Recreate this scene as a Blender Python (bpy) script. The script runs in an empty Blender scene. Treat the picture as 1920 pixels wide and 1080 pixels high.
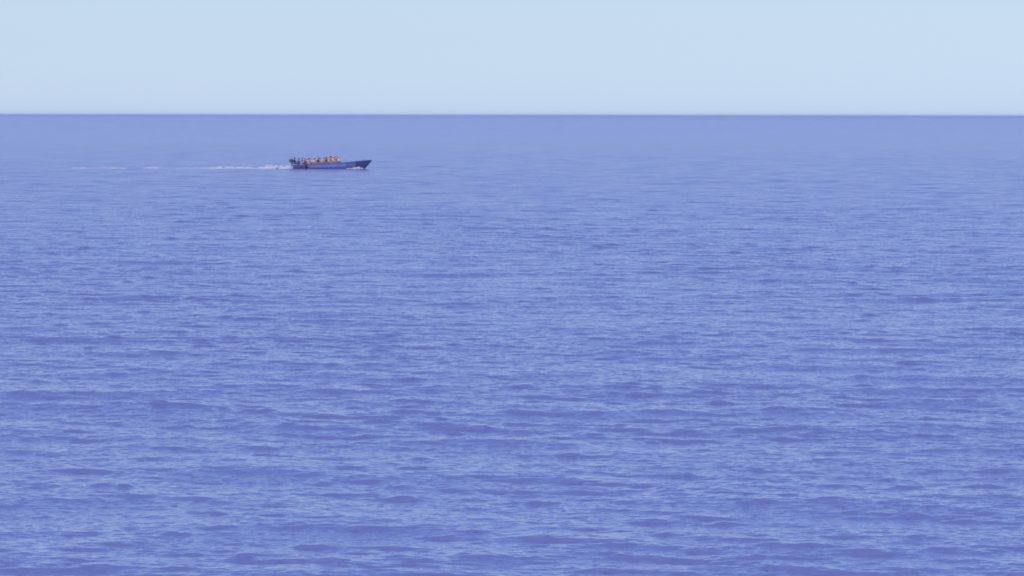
import bpy, bmesh, math, random
import numpy as np
from mathutils import Vector, Matrix

random.seed(7)
rng = np.random.default_rng(11)
scene = bpy.context.scene
C = scene.collection
R = math.radians

# ------------------------------------------------------------------ camera
CAM_H = 7.4                       # metres above the water (a cliff-foot viewpoint)
F_PX = 10000.0                    # focal length in pixels of the 1920 wide photograph
SEA_R = 60000.0
cam_d = bpy.data.cameras.new("camera")
cam_d.sensor_width = 36.0
cam_d.lens = 36.0 * F_PX / 1920.0
cam_d.clip_start = 1.0
cam_d.clip_end = 400000.0
cam = bpy.data.objects.new("camera", cam_d)
C.objects.link(cam)
PITCH = math.atan(323.5 / F_PX)
ROLL = R(-0.075)
cam_rot = Matrix.Rotation(R(90) - PITCH, 4, 'X') @ Matrix.Rotation(-ROLL, 4, 'Z')
cam.matrix_world = Matrix.Translation((0, 0, CAM_H)) @ cam_rot
scene.camera = cam


def ground(px, py, z=0.0):
    """where the sight line through a photo pixel meets the height z"""
    d = cam_rot.to_3x3() @ Vector(((px - 960) / F_PX, (540 - py) / F_PX, -1.0))
    t = (z - CAM_H) / d.z
    return Vector((d.x * t, d.y * t, z))


# ------------------------------------------------------------------ world, sun, exposure
SUN_EL, SUN_AZ = R(57), R(205)    # azimuth clockwise from +Y: behind the camera, a little to the left
world = bpy.data.worlds.new("World")
scene.world = world
world.use_nodes = True
wn = world.node_tree
wn.nodes.clear()
sky = wn.nodes.new('ShaderNodeTexSky')
sky.sky_type = 'NISHITA'
sky.sun_disc = False
sky.sun_elevation = SUN_EL
sky.sun_rotation = SUN_AZ
sky.altitude = 0
sky.air_density = 0.8
sky.dust_density = 0.03
sky.ozone_density = 4.0
bg = wn.nodes.new('ShaderNodeBackground')
bg.inputs['Strength'].default_value = 0.113
wo = wn.nodes.new('ShaderNodeOutputWorld')
tint = wn.nodes.new('ShaderNodeVectorMath')       # the camera's white balance leans blue
tint.operation = 'MULTIPLY'
wtc = wn.nodes.new('ShaderNodeTexCoord')
wsx = wn.nodes.new('ShaderNodeSeparateXYZ')
band = wn.nodes.new('ShaderNodeMapRange')         # a thin pale band of air lies along the horizon
band.inputs[1].default_value = -0.2
band.inputs[2].default_value = 0.2
hue = wn.nodes.new('ShaderNodeValToRGB')
for p_, c_ in ((0.0, (.572, .697, 1.09)), (0.5, (.572, .697, 1.09)), (0.55, (.694, .748, .985)), (0.75, (.69, .695, 1.08))):
    e_ = hue.color_ramp.elements.new(p_)
    e_.color = (*c_, 1)
hue.color_ramp.elements.remove(hue.color_ramp.elements[0])
hue.color_ramp.elements.remove(hue.color_ramp.elements[-1])
wn.links.new(wtc.outputs['Generated'], wsx.inputs[0])
wn.links.new(wsx.outputs['Z'], band.inputs[0])
wn.links.new(band.outputs[0], hue.inputs['Fac'])
wn.links.new(hue.outputs['Color'], tint.inputs[1])
wn.links.new(sky.outputs[0], tint.inputs[0])
wn.links.new(tint.outputs[0], bg.inputs['Color'])
wn.links.new(bg.outputs[0], wo.inputs['Surface'])

sun_d = bpy.data.lights.new("sun", 'SUN')
sun_d.energy = 3.0
sun_d.angle = R(0.5)
sun_d.color = (1.0, 0.95, 0.88)
sun = bpy.data.objects.new("sun", sun_d)
C.objects.link(sun)
sdir = Vector((math.sin(SUN_AZ) * math.cos(SUN_EL), math.cos(SUN_AZ) * math.cos(SUN_EL), math.sin(SUN_EL)))
sun.rotation_euler = (-sdir).to_track_quat('-Z', 'Y').to_euler()
sun.location = sdir * 100

scene.view_settings.view_transform = 'Standard'
scene.view_settings.look = 'None'
scene.view_settings.exposure = 0.0
scene.view_settings.gamma = 1.0
scene.render.engine = 'CYCLES'
scene.cycles.use_denoising = True
scene.cycles.pixel_filter_type = 'BLACKMAN_HARRIS'
scene.cycles.filter_width = 1.75
scene.cycles.volume_bounces = 1
scene.cycles.max_bounces = 6
scene.cycles.sample_clamp_direct = 6.0
scene.cycles.sample_clamp_indirect = 4.0


# ------------------------------------------------------------------ helpers
def material(name, color, rough=0.6, spec=0.3, noise=None):
    m = bpy.data.materials.new(name)
    m.use_nodes = True
    nt = m.node_tree
    b = nt.nodes['Principled BSDF']
    b.inputs['Base Color'].default_value = (*color, 1)
    b.inputs['Roughness'].default_value = rough
    b.inputs['Specular IOR Level'].default_value = spec
    if noise:                                              # worn, uneven paint or cloth
        sc_, amt = noise
        tc = nt.nodes.new('ShaderNodeTexCoord')
        n = nt.nodes.new('ShaderNodeTexNoise')
        n.inputs['Scale'].default_value = sc_
        n.inputs['Detail'].default_value = 5
        mr = nt.nodes.new('ShaderNodeMapRange')
        mr.inputs[1].default_value = 0.3
        mr.inputs[2].default_value = 0.7
        mr.inputs[3].default_value = 1 - amt
        mr.inputs[4].default_value = 1 + amt
        mx = nt.nodes.new('ShaderNodeVectorMath')
        mx.operation = 'SCALE'
        mx.inputs[0].default_value = color
        nt.links.new(tc.outputs['Object'], n.inputs['Vector'])
        nt.links.new(n.outputs['Fac'], mr.inputs[0])
        nt.links.new(mr.outputs[0], mx.inputs['Scale'])
        nt.links.new(mx.outputs[0], b.inputs['Base Color'])
    return m


def link(name, me, mat, parent=None, smooth=True):
    o = bpy.data.objects.new(name, me)
    C.objects.link(o)
    if mat:
        me.materials.append(mat)
    if parent:
        o.parent = parent
    if smooth:
        me.polygons.foreach_set('use_smooth', [True] * len(me.polygons))
    return o


def obj(name, bm, mat, parent=None, smooth=False):
    me = bpy.data.meshes.new(name)
    bmesh.ops.recalc_face_normals(bm, faces=bm.faces)
    bm.to_mesh(me)
    bm.free()
    return link(name, me, mat, parent, smooth)


def add_box(bm, c, s, bevel=0.0, rot=None):
    m = Matrix.Translation(c) @ (rot or Matrix.Identity(4)) @ Matrix.Diagonal((*s, 1))
    r = bmesh.ops.create_cube(bm, size=1, matrix=m)
    if bevel:
        es = list({e for v in r['verts'] for e in v.link_edges})
        bmesh.ops.bevel(bm, geom=es, offset=bevel, segments=2, affect='EDGES', profile=0.5)


def add_tube(bm, a, b, r0, r1, n=12):
    a, b = Vector(a), Vector(b)
    q = (b - a).to_track_quat('Z', 'Y').to_matrix().to_4x4()
    bmesh.ops.create_cone(bm, cap_ends=True, segments=n, radius1=r0, radius2=r1, depth=(b - a).length,
                          matrix=Matrix.Translation((a + b) / 2) @ q)


def grid_mesh(name, P):
    """P: rows x cols x 3 vertices -> quad sheet"""
    nr, nc = P.shape[:2]
    me = bpy.data.meshes.new(name)
    idx = np.arange(nr * nc, dtype=np.int32).reshape(nr, nc)
    q = np.stack([idx[:-1, :-1], idx[:-1, 1:], idx[1:, 1:], idx[1:, :-1]], -1).reshape(-1, 4)
    me.vertices.add(nr * nc)
    me.vertices.foreach_set('co', P.astype(np.float32).reshape(-1))
    me.loops.add(q.size)
    me.loops.foreach_set('vertex_index', q.reshape(-1))
    me.polygons.add(len(q))
    me.polygons.foreach_set('loop_start', np.arange(0, q.size, 4, dtype=np.int32))
    me.polygons.foreach_set('use_smooth', np.ones(len(q), dtype=bool))
    me.update(calc_edges=True)
    return me


# ------------------------------------------------------------------ the sea
NW = 260
lam = np.exp(rng.uniform(math.log(0.2), math.log(14.0), NW))
WIND = R(-90 - 14)                # travelling towards the viewer, a little oblique
th = WIND + rng.normal(0, R(57), NW)
k_ = 2 * np.pi / lam
chop = np.exp(-((np.log(lam) - math.log(0.5)) / 0.8) ** 2)       # short wind chop
swell = np.exp(-((np.log(lam) - math.log(1.6)) / 0.95) ** 2)         # riding on longer waves
roll = np.exp(-((np.log(lam) - math.log(6.5)) / 0.4) ** 2)
slope = np.sqrt(2 * (0.0025 * chop / chop.sum() + 0.0009 * swell / swell.sum() + 0.0004 * roll / roll.sum()))
amp = slope / k_
ph = rng.uniform(0, 2 * np.pi, NW)


def waves(X, Y, cell):
    """height and horizontal drift of the chop; waves finer than the sheet's spacing are left to the roughness"""
    Z = np.zeros_like(X)
    DX = np.zeros_like(X)
    DY = np.zeros_like(X)
    gust = np.zeros_like(X, dtype=np.float32)         # chop comes in small groups, with calmer water between
    for q in range(22):
        g_l, g_a = math.exp(rng.uniform(math.log(1.1), math.log(6))) if q < 18 else rng.uniform(20, 60), rng.uniform(0, 6.28)
        gw = np.clip(g_l / (2.2 * cell) - 1.0, 0, 1)
        gust += (gw * np.sin(2 * np.pi / g_l * (X * math.cos(g_a) + 1.25 * Y * math.sin(g_a)) + rng.uniform(0, 6.28))).astype(np.float32)
    gust = np.clip(np.exp(.55 * gust / math.sqrt(11)) / 1.16, .3, 2.8)
    for i in range(NW):
        kx, ky = k_[i] * math.cos(th[i]), k_[i] * math.sin(th[i])
        w = np.clip(lam[i] / (2.2 * cell) - 1.0, 0, 1)
        on = np.nonzero(w.max(axis=1) > 0)[0]
        if len(on) == 0:
            continue
        a, b = on[0], on[-1] + 1
        p = (kx * X[a:b] + ky * Y[a:b] + ph[i]).astype(np.float32)
        s, c = np.sin(p), np.cos(p)
        aw = (amp[i] * w[a:b]).astype(np.float32)
        if lam[i] < 3.5: aw = aw * gust[a:b]
        Z[a:b] += aw * c
        DX[a:b] -= 0.8 * aw * math.cos(th[i]) * s
        DY[a:b] -= 0.8 * aw * math.sin(th[i]) * s
    return Z, DX, DY


def build_sea():
    rows = [0.6, 5, 15, 30, 42, 50, 56]
    r = 60.0
    while r < SEA_R:
        rows.append(r)
        if r < 76: r *= 1.002
        elif r < 5000: r *= 1 + .0008 * max(1, r / 350) ** .7
        else: r *= 1.06
    rows.append(SEA_R)
    rr = np.array(rows)
    fine = np.linspace(R(90 + 8.0), R(90 - 8.0), 900)
    coarse = np.linspace(R(90 - 8.0), R(90 + 8.0 - 360), 90)[1:]
    an = np.concatenate([fine, coarse])
    X = (rr[:, None] * np.cos(an)[None, :])
    Y = (rr[:, None] * np.sin(an)[None, :])
    dr = np.gradient(rr)
    da = np.abs(np.gradient(an))
    cell = np.maximum(dr[:, None] * 1.0, rr[:, None] * da[None, :])
    cell[rr > 6000] = 1e6
    Z, DX, DY = waves(X, Y, cell)
    lean = 1.35 * Z                                     # crests lean downwind, so the lee faces are the steep ones
    P = np.stack([X + DX + lean * math.cos(WIND), Y + DY + lean * math.sin(WIND), Z], -1)
    P[:, -1] = P[:, 0]
    me = grid_mesh('sea', P)
    # slope of the chop that this spacing cannot carry; it goes to the ripples of the shader
    lost = np.zeros_like(X)
    for i in range(NW):
        w = np.clip(lam[i] / (2.2 * cell) - 1.0, 0, 1)
        lost += .5 * slope[i] ** 2 * (1 - w * w)
    at = me.attributes.new('ripple', 'FLOAT', 'POINT')
    at.data.foreach_set('value', (.26 + np.sqrt(lost / 2) / .025).astype(np.float32).reshape(-1))
    return me


m_sea = bpy.data.materials.new('sea_water')
m_sea.use_nodes = True
nt = m_sea.node_tree
b = nt.nodes['Principled BSDF']
b.inputs['Base Color'].default_value = (0.155, 0.180, 0.422, 1)
b.inputs['Roughness'].default_value = 0.12
b.inputs['IOR'].default_value = 1.333
tc = nt.nodes.new('ShaderNodeTexCoord')
mp = nt.nodes.new('ShaderNodeMapping')
mp.inputs['Scale'].default_value = (1.0, 1.5, 1.0)
n1 = nt.nodes.new('ShaderNodeTexNoise')
n1.inputs['Scale'].default_value = 2.2
n1.inputs['Detail'].default_value = 3
n1.inputs['Scale'].default_value = 6.0
ge = nt.nodes.new('ShaderNodeNewGeometry')
sb = nt.nodes.new('ShaderNodeVectorMath'); sb.operation = 'SUBTRACT'
sb.inputs[1].default_value = (.5, .5, .5)
ml = nt.nodes.new('ShaderNodeVectorMath'); ml.operation = 'MULTIPLY'
flat = nt.nodes.new('ShaderNodeVectorMath'); flat.operation = 'MULTIPLY'
flat.inputs[1].default_value = (1, 1, 0)            # slopes of ripples finer than the sheet
rp = nt.nodes.new('ShaderNodeAttribute'); rp.attribute_name = 'ripple'
nt.links.new(rp.outputs['Fac'], ml.inputs[1])
ad = nt.nodes.new('ShaderNodeVectorMath'); ad.operation = 'ADD'
nm = nt.nodes.new('ShaderNodeVectorMath'); nm.operation = 'NORMALIZE'
nt.links.new(tc.outputs['Object'], mp.inputs['Vector'])
nt.links.new(mp.outputs[0], n1.inputs['Vector'])
nt.links.new(n1.outputs['Color'], sb.inputs[0])
nt.links.new(sb.outputs[0], flat.inputs[0])
nt.links.new(flat.outputs[0], ml.inputs[0])
nt.links.new(ml.outputs[0], ad.inputs[0])
nt.links.new(ge.outputs['Normal'], ad.inputs[1])
nt.links.new(ad.outputs[0], nm.inputs[0])
nt.links.new(nm.outputs[0], b.inputs['Normal'])
sea = link('sea', build_sea(), m_sea)
sea['kind'] = 'structure'


# ------------------------------------------------------------------ the boat
LEN = 10.9
BOAT = ground(623.4, 316.3)
HEADING = R(-3)


def hull_paint():
    m = bpy.data.materials.new('hull_paint')
    m.use_nodes = True
    nt = m.node_tree
    b = nt.nodes['Principled BSDF']
    b.inputs['Roughness'].default_value = 0.45
    tc = nt.nodes.new('ShaderNodeTexCoord')
    sx = nt.nodes.new('ShaderNodeSeparateXYZ')
    n = nt.nodes.new('ShaderNodeTexNoise')
    n.inputs['Scale'].default_value = 2.5
    n.inputs['Detail'].default_value = 4
    ad = nt.nodes.new('ShaderNodeMath'); ad.operation = 'MULTIPLY_ADD'
    ad.inputs[1].default_value = 0.12
    mr = nt.nodes.new('ShaderNodeMapRange')
    mr.inputs[1].default_value = -LEN / 2
    mr.inputs[2].default_value = LEN / 2
    cr = nt.nodes.new('ShaderNodeValToRGB')
    cr.color_ramp.interpolation = 'CONSTANT'
    el = cr.color_ramp.elements
    el[0].position = 0.0; el[0].color = (0.13, 0.17, 0.30, 1)       # slate stern
    el[1].position = 0.18; el[1].color = (0.36, 0.39, 0.62, 1)       # faded violet blue quarter
    for p, c in ((0.36, (0.26, 0.37, 0.78, 1)), (0.56, (0.28, 0.32, 0.58, 1)),
                 (0.68, (0.15, 0.20, 0.40, 1)), (0.80, (0.055, 0.065, 0.21, 1))):
        e = el.new(p); e.color = c
    nt.links.new(tc.outputs['Object'], sx.inputs[0])
    nt.links.new(tc.outputs['Object'], n.inputs['Vector'])
    nt.links.new(n.outputs['Fac'], ad.inputs[0])
    nt.links.new(sx.outputs['X'], ad.inputs[2])
    nt.links.new(ad.outputs[0], mr.inputs[0])
    nt.links.new(mr.outputs[0], cr.inputs['Fac'])
    wl = nt.nodes.new('ShaderNodeMath'); wl.operation = 'LESS_THAN'      # dull red bottom paint up to the waterline
    wl.inputs[1].default_value = .13
    mxc = nt.nodes.new('ShaderNodeMix'); mxc.data_type = 'RGBA'
    mxc.inputs[7].default_value = (.30, .15, .22, 1)
    nt.links.new(sx.outputs['Z'], wl.inputs[0])
    nt.links.new(wl.outputs[0], mxc.inputs[0])
    nt.links.new(cr.outputs['Color'], mxc.inputs[6])
    nt.links.new(mxc.outputs[2], b.inputs['Base Color'])
    return m


def ip(s, pts):
    return float(np.interp(s, [p[0] for p in pts], [p[1] for p in pts]))


def sheer(s): return ip(s, [(0, .55), (.1, .53), (.3, .64), (.5, .78), (.65, .88), (.8, 1.04), (.92, 1.176), (1, 1.24)])
def beam(s): return ip(s, [(0, 0.576), (.15, 0.736), (.4, 0.896), (.6, 0.864), (.75, 0.688), (.88, 0.400), (.96, 0.160), (1, 0.036)])
def keel(s): return ip(s, [(0, -0.176), (.2, -0.240), (.7, -0.280), (.86, -0.224), (.91, -0.016), (.96, 0.560), (1, 1.088)])


def build_hull(boat):
    """open planked boat: outer shell, inner shell, rounded gunwale between them, raked stem, flat transom"""
    bm = bmesh.new()
    NS, NQ = 48, 12

    def section(s, inset, base):
        x = -LEN / 2 + LEN * s - (inset * 1.5 if s > .9 else 0) + (inset if s < 0.02 else 0)
        sh, bt, kl = sheer(s), max(beam(s) - inset, .012), keel(s) + base
        kl = min(kl, sh - .08)
        out = []
        for q in range(-NQ, NQ + 1):
            t = abs(q) / NQ
            y = bt * math.sin(t * math.pi / 2) ** 0.85 * (0.80 + 0.20 * t)
            z = kl + (sh - kl) * t ** 2.1
            out.append(Vector((x, math.copysign(y, q), z)))
        return out
    ss = [i / NS for i in range(NS + 1)]
    O = [[bm.verts.new(v) for v in section(s, 0, 0)] for s in ss]
    I = [[bm.verts.new(v) for v in section(s, .05, .34)] for s in ss]
    for G, flip in ((O, False), (I, True)):
        for i in range(NS):
            for j in range(2 * NQ):
                f = (G[i][j], G[i + 1][j], G[i + 1][j + 1], G[i][j + 1])
                bm.faces.new(f if not flip else f[::-1])
    for i in range(NS):
        for j in (0, 2 * NQ):
            bm.faces.new((O[i][j], I[i][j], I[i + 1][j], O[i + 1][j]))
    for G in (O, I):
        bm.faces.new(G[0])
        bm.faces.new(G[-1])
    return obj('hull', bm, hull_paint(), boat, smooth=True)


def strip_along(bm, s0, s1, side, dz, w, h, off):
    """a plank bent along the sheer"""
    prev = None
    n = 40
    for i in range(n + 1):
        s = s0 + (s1 - s0) * i / n
        x = -LEN / 2 + LEN * s
        y = side * (beam(s) + off)
        z = sheer(s) + dz
        ring = [bm.verts.new((x, y + side * a * w, z + c * h)) for a, c in ((-.5, -.5), (.5, -.5), (.5, .5), (-.5, .5))]
        if prev:
            for k in range(4):
                bm.faces.new((prev[k], prev[(k + 1) % 4], ring[(k + 1) % 4], ring[k]))
        else:
            bm.faces.new(ring[::-1])
        prev = ring
    bm.faces.new(prev)


def build_boat():
    boat = bpy.data.objects.new('motor_boat', None)
    C.objects.link(boat)
    boat.location = BOAT
    boat.rotation_euler = (0, 0, HEADING)
    boat['label'] = 'long low open blue boat with a raised dark bow, crowded with people'
    boat['category'] = 'boat'
    build_hull(boat)
    rail_m = material('rail_paint', (.18, .22, .42), .5, noise=(3, .3))
    for side in (-1, 1):
        bm = bmesh.new()
        strip_along(bm, 0.0, 0.985, side, -.03, .05, .09, .015)
        obj('rubbing_rail', bm, rail_m, boat)
    wood = material('worn_wood', (.20, .16, .13), .7, noise=(4, .35))
    for s in [.13 + .0605 * i for i in range(10)]:
        bm = bmesh.new()
        x = -LEN / 2 + LEN * s
        add_box(bm, (x, 0, sheer(s) - .04), (.26, 2 * beam(s) - .16, .05), .01)
        obj('thwart', bm, wood, boat)
    # foredeck ahead of the people, cambered
    bm = bmesh.new()
    prev = None
    for i in range(25):
        s = .74 + .245 * i / 24
        x = -LEN / 2 + LEN * s
        ring = []
        for j in range(9):
            t = j / 4 - 1
            ring.append(bm.verts.new((x, t * max(beam(s) - .03, .01), sheer(s) - .02 + .07 * (1 - t * t) * min(1, beam(s)))))
        if prev:
            for j in range(8):
                bm.faces.new((prev[j], ring[j], ring[j + 1], prev[j + 1]))
        prev = ring
    fd = obj('foredeck', bm, material('deck_paint', (.05, .06, .16), .55, noise=(3, .3)), boat, smooth=True)
    md = fd.modifiers.new('thick', 'SOLIDIFY'); md.thickness = .03; md.offset = -1
    # mooring post on the foredeck
    bm = bmesh.new()
    add_tube(bm, (4.45, 0, 1.1), (4.45, 0, 1.36), .05, .06)
    add_tube(bm, (4.45, -.14, 1.3), (4.45, .14, 1.3), .025, .025)
    obj('mooring_post', bm, wood, boat)
    # outboard engine clamped on the transom
    dark = material('engine_black', (.07, .085, .14), .35, .5)
    grey = material('engine_grey', (.12, .13, .17), .4, .5)
    bm = bmesh.new()
    x0 = -LEN / 2 - .22
    add_box(bm, (x0, 0, .55), (.16, .14, .75), .03)                 # leg
    add_box(bm, (x0 + .12, 0, .72), (.16, .3, .24), .02)            # clamp
    add_box(bm, (x0 - .05, 0, .12), (.4, .26, .03), .01)            # splash plate
    eng = obj('outboard_motor', bm, grey, boat)
    bm = bmesh.new()
    add_box(bm, (x0 - .06, 0, 1.13), (.56, .38, .50), .11)
    add_box(bm, (x0 - .04, 0, .90), (.50, .36, .07), .02)
    obj('cowling', bm, dark, eng, smooth=True)
    bm = bmesh.new()
    add_tube(bm, (x0 + .2, 0, .98), (x0 + .78, .05, 1.06), .022, .026)
    obj('tiller', bm, dark, eng, smooth=True)
    # a dark tyre fender over the quarter
    return boat


boat = build_boat()
bpy.context.view_layer.update()
BM = Matrix.Translation(BOAT) @ Matrix.Rotation(HEADING, 4, 'Z')


def px_to_s(px):
    """photo column -> place along the hull (0 stern, 1 bow)"""
    return (px - 546.5) / (697 - 546.5)


# dark fender hung over the side
bm = bmesh.new()
s = px_to_s(573)
fx = -LEN / 2 + LEN * s
add_tube(bm, (0, 0, -.26), (0, 0, .26), .13, .13, 16)
add_tube(bm, (0, 0, .26), (0, 0, .36), .13, .03, 16)
add_tube(bm, (0, 0, -.36), (0, 0, -.26), .03, .13, 16)
add_tube(bm, (0, 0, .34), (0, .06, .56), .012, .012, 8)
fen = obj('fender', bm, material('fender_rubber', (.05, .03, .12), .6), None, smooth=True)
fen.matrix_world = BM @ Matrix.Translation((fx, -beam(s) - .16, .36))
fen['label'] = 'dark violet cylindrical fender hanging against the hull below the passengers near the stern'
fen['category'] = 'fender'


# ------------------------------------------------------------------ people
SKINS = [material('skin_brown', (.22, .12, .09), .5), material('skin_tan', (.36, .22, .16), .5),
         material('skin_dark', (.20, .11, .085), .5)]
HAIR = material('black_hair', (.04, .032, .035), .6)
TROUSERS = [material('dark_trousers', (.16, .12, .20), .8, noise=(12, .2)), material('grey_trousers', (.46, .42, .48), .8, noise=(12, .2)),
            material('brown_trousers', (.50, .36, .32), .8, noise=(12, .2))]


def skin_mesh(name, chains, levels=1, extra=None):
    """chains: {key: (co, radius)} and edges -> skinned mesh"""
    verts, edges, root = chains
    keys = list(verts)
    me = bpy.data.meshes.new(name)
    me.from_pydata([verts[k][0] for k in keys], [(keys.index(a), keys.index(b)) for a, b in edges], [])
    o = bpy.data.objects.new(name, me)
    C.objects.link(o)
    md = o.modifiers.new('skin', 'SKIN')
    md.use_smooth_shade = True
    md.branch_smoothing = 0.5
    for i, k in enumerate(keys):
        r = verts[k][1]
        me.skin_vertices[0].data[i].radius = r if isinstance(r, tuple) else (r, r)
        me.skin_vertices[0].data[i].use_root = (k == root)
    sb = o.modifiers.new('sub', 'SUBSURF')
    sb.levels = levels
    sb.render_levels = levels
    dg = bpy.context.evaluated_depsgraph_get()
    res = bpy.data.meshes.new_from_object(o.evaluated_get(dg))
    bpy.data.objects.remove(o)
    bpy.data.meshes.remove(me)
    res.name = name
    return res


def skeleton(pose):
    """joints for one pose; the seat point is the origin, +X is where the person looks"""
    V, E = {}, []
    stand = pose['stand']
    lean = pose['lean']
    hz = .86 if stand else .10

    def up(x, y, z):               # torso points, leaned forward about the hips
        return (x + z * math.sin(lean), y, hz + z * math.cos(lean))
    V['pelvis'] = (up(0, 0, 0), (.145, .105))
    V['waist'] = (up(0, 0, .17), (.125, .095))
    V['chest'] = (up(.01, 0, .36), (.155, .11))
    V['collar'] = (up(0, 0, .46), (.10, .075))
    V['neck'] = (up(.01, 0, .545), .052)
    hx = .03 + pose.get('nod', 0)
    V['jaw'] = (up(hx, 0, .60), (.062, .066))
    V['face'] = (up(hx + .005, 0, .67), (.078, .09))
    V['crown'] = (up(hx - .01, 0, .75), (.066, .076))
    E += [('pelvis', 'waist'), ('waist', 'chest'), ('chest', 'collar'), ('collar', 'neck'), ('neck', 'jaw'),
          ('jaw', 'face'), ('face', 'crown')]
    V['nose'] = (up(hx + .105, 0, .655), .014)
    E.append(('face', 'nose'))
    for sd, nm in ((1, 'l'), (-1, 'r')):
        arm = pose['arms'][0 if sd > 0 else 1]
        V['shoulder' + nm] = (up(0, .19 * sd, .44), .05)
        V['elbow' + nm] = (up(arm[0][0], arm[0][1] * sd, arm[0][2]), .043)
        w = Vector(up(arm[1][0], arm[1][1] * sd, arm[1][2]))
        V['wrist' + nm] = (tuple(w), .029)
        E += [('collar', 'shoulder' + nm), ('shoulder' + nm, 'elbow' + nm), ('elbow' + nm, 'wrist' + nm)]
        d = (w - Vector(V['elbow' + nm][0])).normalized()
        side = d.cross(Vector((0, 0, 1)))
        side = (side if side.length > .1 else Vector((0, 1, 0))).normalized() * -sd
        down = d.cross(side).normalized()
        if down.z > 0: down = -down
        V['palm' + nm] = (tuple(w + d * .055), (.034, .018))
        E.append(('wrist' + nm, 'palm' + nm))
        for fi, (off, ln) in enumerate(((.030, .070), (.011, .080), (-.010, .075), (-.029, .058))):
            k0 = w + d * .095 + side * off
            k1 = k0 + d * ln * .55 + down * ln * .15
            k2 = k1 + d * ln * .30 + down * ln * .40
            for q, (kk, rad) in enumerate(((k0, .0095), (k1, .009), (k2, .0075))):
                V[f'f{fi}{q}{nm}'] = (tuple(kk), rad)
            E += [('palm' + nm, f'f{fi}0{nm}'), (f'f{fi}0{nm}', f'f{fi}1{nm}'), (f'f{fi}1{nm}', f'f{fi}2{nm}')]
        t0 = w + d * .045 + side * .045 + down * .012
        t1 = t0 + d * .045 + side * .012 + down * .012
        V['t0' + nm] = (tuple(t0), .011); V['t1' + nm] = (tuple(t1), .009)
        E += [('palm' + nm, 't0' + nm), ('t0' + nm, 't1' + nm)]
        leg = pose['legs'][0 if sd > 0 else 1]
        V['hip' + nm] = ((.02, .095 * sd, hz - .02), .088)
        V['knee' + nm] = ((leg[0][0], leg[0][1] * sd, leg[0][2]), .056)
        V['ankle' + nm] = ((leg[1][0], leg[1][1] * sd, leg[1][2]), .038)
        V['toe' + nm] = ((leg[1][0] + .17, leg[1][1] * sd, leg[1][2] - .05), (.042, .028))
        E += [('pelvis', 'hip' + nm), ('hip' + nm, 'knee' + nm), ('knee' + nm, 'ankle' + nm), ('ankle' + nm, 'toe' + nm)]
    return V, E, up, hx


def subset(V, E, keep, grow, radius=None):
    vv = {}
    for k in V:
        if k in keep:
            r = V[k][1]
            r = r if isinstance(r, tuple) else (r, r)
            vv[k] = (V[k][0], (r[0] + grow, r[1] + grow))
    return vv, [e for e in E if e[0] in vv and e[1] in vv]


POSES = {}


def make_pose(name, pose):
    V, E, up, hx = skeleton(pose)
    body = skin_mesh('body', (V, E, 'pelvis'))
    # eyes and ears join the body's mesh
    bm = bmesh.new()
    bm.from_mesh(body)
    for sd in (-1, 1):
        bmesh.ops.create_uvsphere(bm, u_segments=8, v_segments=6, radius=.013, matrix=Matrix.Translation(up(hx + .075, .032 * sd, .682)))
        bmesh.ops.create_uvsphere(bm, u_segments=8, v_segments=6, radius=.022,
                                  matrix=Matrix.Translation(up(hx, .082 * sd, .665)) @ Matrix.Diagonal((1, .45, 1.4, 1)))
    add_box(bm, up(hx + .078, 0, .615), (.012, .045, .012), .004)
    bm.to_mesh(body)
    bm.free()
    sv, se = subset(V, E, {'pelvis', 'waist', 'chest', 'collar', 'shoulderl', 'shoulderr', 'elbowl', 'elbowr', 'wristl', 'wristr'}, .03)
    for q in 'lr':
        sv['shoulder' + q] = (sv['shoulder' + q][0], (.115, .115))
        sv['elbow' + q] = (sv['elbow' + q][0], (.075, .075))
        sv['wrist' + q] = (sv['wrist' + q][0], (.05, .05))
    shirt = skin_mesh('shirt', (sv, se, 'pelvis'))
    tv, te = subset(V, E, {'pelvis', 'hipl', 'hipr', 'kneel', 'kneer', 'anklel', 'ankler'}, .012)
    trousers = skin_mesh('trousers', (tv, te, 'pelvis'))
    bm = bmesh.new()
    c = Vector(up(hx - .018, 0, .715))
    bmesh.ops.create_icosphere(bm, subdivisions=3, radius=1, matrix=Matrix.Translation(c) @ Matrix.Diagonal((.108, .092, .108, 1)))
    kill = [f for f in bm.faces if (f.calc_center_median() - c).x > .035 and (f.calc_center_median() - c).z < .045]
    bmesh.ops.delete(bm, geom=kill, context='FACES')
    hair = bpy.data.meshes.new('hair')
    bm.to_mesh(hair)
    bm.free()
    POSES[name] = (body, shirt, trousers, hair)


sit_legs = (((.42, .14, .10), (.42, .13, -.34)), ((.40, .12, .11), (.36, .13, -.34)))
make_pose('knees', dict(stand=False, lean=.12, arms=(((.10, .24, .22), (.34, .15, .12)), ((.12, .24, .22), (.36, .14, .13))), legs=sit_legs))
make_pose('gunwale', dict(stand=False, lean=-.05, arms=(((-.05, .27, .22), (-.06, .36, .01)), ((.12, .24, .22), (.35, .12, .12))), legs=sit_legs))
make_pose('hunched', dict(stand=False, lean=.38, nod=.03, arms=(((.16, .22, .20), (.36, .06, .14)), ((.16, .22, .20), (.36, .07, .16))), legs=sit_legs))
make_pose('helm', dict(stand=False, lean=-.03, arms=(((-.14, .26, .24), (-.24, .34, .06)), ((.10, .24, .22), (.33, .15, .12))), legs=sit_legs))


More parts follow.
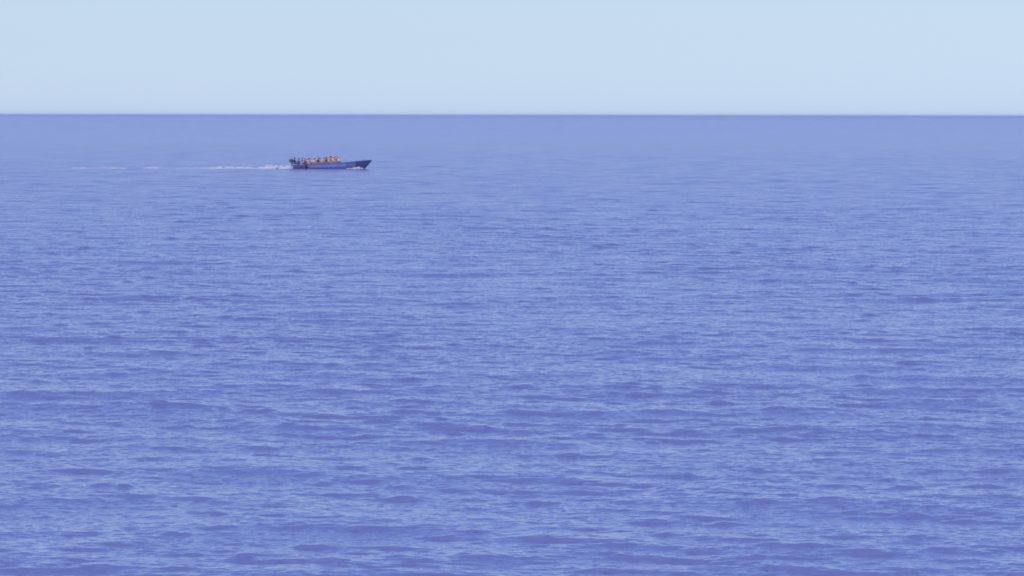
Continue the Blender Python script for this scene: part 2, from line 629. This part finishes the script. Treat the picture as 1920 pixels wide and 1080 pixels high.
def make_person(pose, shirt_c, trouser_m, skin_m, label, group, loc, facing, cap=None):
    root = bpy.data.objects.new('person', None)
    C.objects.link(root)
    root.matrix_world = BM @ Matrix.Translation(loc) @ Matrix.Rotation(facing, 4, 'Z')
    root['label'] = label
    root['category'] = 'person'
    if group: root['group'] = group
    body, shirt, trousers, hair = (m.copy() for m in POSES[pose])
    link('body', body, skin_m, root)
    link('shirt', shirt, material('shirt_cloth', shirt_c, .85, .2, noise=(9, .12)), root)
    link('trousers', trousers, trouser_m, root)
    link('cap' if cap else 'hair', hair, material('cap_cloth', cap, .85, .2) if cap else HAIR, root)
    return root


G = 'people sitting in the boat'
# column in the photograph, side of the boat (-1 near, 1 far), shirt colour, pose, facing, lift, label
PEOPLE = [
    (556, -.3, (.24, .05, .22), 'knees', 5, 0.10, 'seated person in a dark purple shirt, the nearest of the passengers to the helmsman'),
    (561, -.75, (.52, .36, .66), 'hunched', 10, -.02, 'low seated person in a lilac shirt beside the near gunwale at the stern'),
    (563, .5, (.34, .05, .16), 'gunwale', -170, 0.12, 'person in a plum red shirt behind the lilac shirted one at the stern'),
    (568, -.1, (.50, .10, .14), 'knees', 10, 0.10, 'seated person in a crimson shirt just aft of the bright pink white shirt'),
    (574.5, -.72, (.95, .76, .82), 'gunwale', -15, 0.06, 'seated person in the brightest shirt, pinkish white, at the near gunwale'),
    (577, .45, (.85, .28, .14), 'knees', 0, 0.14, 'person in a salmon orange shirt behind the brightest pinkish white shirt'),
    (581, -.45, (.92, .46, .36), 'hunched', 10, 0.08, 'hunched person in a pale salmon shirt between the two whitest shirts'),
    (585.5, -.7, (.92, .76, .82), 'knees', -10, 0.10, 'seated person in a pale pinkish shirt just aft of the dark brown shirt'),
    (592, -.72, (.13, .055, .045), 'hunched', -5, 0.10, 'hunched person in a dark brown shirt in the middle of the passengers'),
    (594, .5, (.85, .25, .10), 'knees', 0, 0.14, 'person in a rusty orange shirt behind the dark brown one'),
    (598, -.6, (.78, .52, .42), 'gunwale', -15, 0.08, 'seated person in a pale peach shirt just forward of the dark brown shirt'),
    (603.5, -.5, (.80, .56, .44), 'knees', -10, 0.10, 'seated person in a sand coloured shirt aft of the dark olive shirt'),
    (608.5, -.2, (.20, .14, .06), 'knees', 10, 0.13, 'seated person in a dark olive shirt between the sand and the cream shirts'),
    (610, .6, (.75, .22, .14), 'gunwale', 175, 0.18, 'person in a brick red shirt on the far side of the dark olive shirt'),
    (614, -.65, (.90, .72, .56), 'gunwale', -15, 0.08, 'seated person in a cream yellow shirt just forward of the dark olive shirt'),
    (619, 0, (.88, .25, .12), 'knees', 0, 0.16, 'seated person in a warm orange shirt between two cream shirts'),
    (622.5, -.6, (.88, .76, .56), 'knees', -12, 0.08, 'seated person in a light cream shirt, nearest cream one to the bow'),
    (628, -.3, (.45, .20, .13), 'hunched', 10, 0.13, 'hunched person in a brown shirt right behind the foremost passenger'),
    (632.5, -.5, (.90, .84, .92), 'knees', 0, 0.02, 'foremost passenger in a white shirt sitting just behind the empty bow'),
    (571.5, .7, (.85, .22, .16), 'hunched', 5, 0.12, 'person in a coral red shirt on the far side near the stern'),
    (588, .6, (.90, .40, .20), 'gunwale', -5, 0.14, 'person in a light orange shirt on the far side aft of the rusty orange one'),
    (601, .65, (.85, .36, .26), 'hunched', 5, 0.14, 'person in a dusty coral shirt on the far side behind the peach and sand shirts'),
    (616, .7, (.86, .28, .16), 'knees', 8, 0.14, 'person in an orange red shirt on the far side behind the cream yellow shirt'),
    (625.5, .6, (.86, .24, .16), 'knees', -5, 0.14, 'person in a terracotta shirt on the far side behind the light cream shirt'),
]
CAPS = {3: (.55, .25, .3), 8: (.4, .18, .15), 12: (.5, .4, .3), 13: (.65, .35, .3), 5: (.6, .25, .2), 9: (.5, .2, .15), 15: (.55, .3, .25), 19: (.6, .2, .2), 20: (.7, .45, .4), 21: (.6, .3, .28), 23: (.6, .35, .3), 1: (.5, .4, .6), 4: (.75, .6, .7), 6: (.6, .42, .42), 7: (.7, .62, .7), 10: (.6, .5, .45), 11: (.5, .47, .38),
        14: (.7, .62, .5), 16: (.7, .66, .55), 18: (.8, .76, .85)}
for i, (px, side, col, pose, face, lift, lab) in enumerate(PEOPLE):
    s = px_to_s(px)
    y = side * (beam(s) - .30)
    make_person(pose, col, TROUSERS[i % 3], SKINS[(i * 2) % 3], lab, G, (-LEN / 2 + LEN * s, y, sheer(s) - .03 + lift), R(face), CAPS.get(i))
s = px_to_s(549)
make_person('helm', (.045, .06, .11), TROUSERS[0], SKINS[2], 'helmsman in dark slate clothes sitting upright at the very stern by the outboard motor',
            None, (-LEN / 2 + LEN * s + .02, -.05, sheer(s) + .12), R(8))


# ------------------------------------------------------------------ foam: the wake and the bow wave
m_foam = bpy.data.materials.new('sea_foam')
m_foam.use_nodes = True
nt = m_foam.node_tree
b = nt.nodes['Principled BSDF']
b.inputs['Base Color'].default_value = (.66, .67, .78, 1)
b.inputs['Alpha'].default_value = .72             # a thin bubbly film, water shows through
b.inputs['Roughness'].default_value = .8


def foam_patch(bm, pts, seed):
    """a ridge of churned foam along pts = [(x, y, half width, height)] in boat space, ragged and lumpy"""
    r_ = random.Random(seed)
    n = len(pts)
    L = sum((Vector(pts[i + 1][:2]) - Vector(pts[i][:2])).length for i in range(n - 1))
    N = max(12, int(L / .12))
    M = 12
    tt = np.linspace(0, n - 1, N)
    P = np.array(pts)
    cols = [np.interp(tt, range(n), P[:, c]) for c in range(4)]
    ph1 = [r_.uniform(0, 6.28) for _ in range(8)]
    grid = []
    for i in range(N):
        x, y, w, h = (c[i] for c in cols)
        u = x
        env = 0.88 + .10 * math.sin(u * 2.1 + ph1[0]) + .16 * math.sin(u * 4.7 + ph1[1]) + .14 * math.sin(u * 9.3 + ph1[2])
        row = []
        for j in range(M + 1):
            t = j / M * 2 - 1
            yy = y + w * t * (1 + .2 * math.sin(u * 3 + ph1[3]))
            z = h * max(env, .05) * (1 - t * t) ** .7 * (1 + .22 * math.sin(u * 13 + t * 7 + ph1[4])) + .05 * math.sin(u * 21 + t * 11 + ph1[5]) * min(1, h * 3)
            row.append(bm.verts.new((x, yy, z - .05)))
        grid.append(row)
    for i in range(N - 1):
        for j in range(M):
            q = r_.random()
            gap = .5 + .5 * math.sin(i * .35 + ph1[6]) * math.sin(j * 1.3 + i * .11 + ph1[7])
            if gap < .16 and q < .8:
                continue
            bm.faces.new((grid[i][j], grid[i + 1][j], grid[i + 1][j + 1], grid[i][j + 1]))


def bx_(px): return -LEN / 2 + LEN * px_to_s(px)


bm = bmesh.new()
foam_patch(bm, [(bx_(546), 0, .6, .42), (bx_(538), 0, 1.2, .42), (bx_(524), 0, 1.8, .46), (bx_(508), 0, 2.0, .50), (bx_(495), 0, 1.8, .44), (bx_(484), 0, 1.4, .28), (bx_(472), 0, 1.3, .18), (bx_(460), 0, 1.2, .22),
                (bx_(452), .2, 1.8, .34), (bx_(425), .2, 2.0, .28), (bx_(402), .1, 2.0, .34), (bx_(385), .1, 1.4, .12)], 1)
foam_patch(bm, [(bx_(384), 0, 1.2, .12), (bx_(345), .3, 1.6, .14), (bx_(322), .3, 1.4, .09), (bx_(290), 0, 1.6, .14), (bx_(274), 0, 2.0, .24), (bx_(257), 0, 1.6, .09)], 3)
foam_patch(bm, [(bx_(240), 0, 1.0, .03), (bx_(212), 0, 1.6, .13), (bx_(188), 0, 2.0, .18), (bx_(165), 0, 1.8, .09), (bx_(138), 0, 2.0, .16), (bx_(116), 0, 1.4, .04)], 4)
foam_patch(bm, [(bx_(96), -.5, 1.2, .03), (bx_(70), -.5, 1.6, .08), (bx_(45), -.6, 1.2, .03)], 9)
wake = obj('wake', bm, m_foam, None, smooth=True)
wake.matrix_world = BM
wake['label'] = 'white foamy wake trailing behind the boat in broken streaks'
wake['category'] = 'wake'
wake['kind'] = 'stuff'

bm = bmesh.new()
foam_patch(bm, [(bx_(681), -.12, .25, .15), (bx_(676), -.45, .35, .34), (bx_(668), -.95, .4, .26), (bx_(655), -1.35, .45, .12), (bx_(645), -1.5, .3, .05)], 5)
foam_patch(bm, [(bx_(681), .12, .25, .15), (bx_(674), .6, .35, .22), (bx_(660), 1.1, .4, .12), (bx_(645), 1.5, .3, .04)], 6)
bw = obj('bow_wave', bm, m_foam, None, smooth=True)
bw.matrix_world = BM
bw['label'] = 'small white bow wave thrown aside under the dark bow of the boat'
bw['category'] = 'bow wave'
bw['kind'] = 'stuff'


# ------------------------------------------------------------------ haze over the water
bm = bmesh.new()
add_box(bm, (1310, 2170, 4.0), (2.2 * SEA_R, 2.2 * SEA_R, 13.0))
haze = obj('haze', bm, None)
mh = bpy.data.materials.new('haze')
mh.use_nodes = True
nt = mh.node_tree
nt.nodes.clear()
out = nt.nodes.new('ShaderNodeOutputMaterial')
pv = nt.nodes.new('ShaderNodeVolumePrincipled')
pv.inputs['Color'].default_value = (.62, .74, 1.0, 1)
pv.inputs['Density'].default_value = 1 / 22000
nt.links.new(pv.outputs[0], out.inputs['Volume'])
mh.cycles.homogeneous_volume = True
haze.data.materials.append(mh)
haze['kind'] = 'stuff'
haze['label'] = 'pale blue haze over the sea towards the horizon'
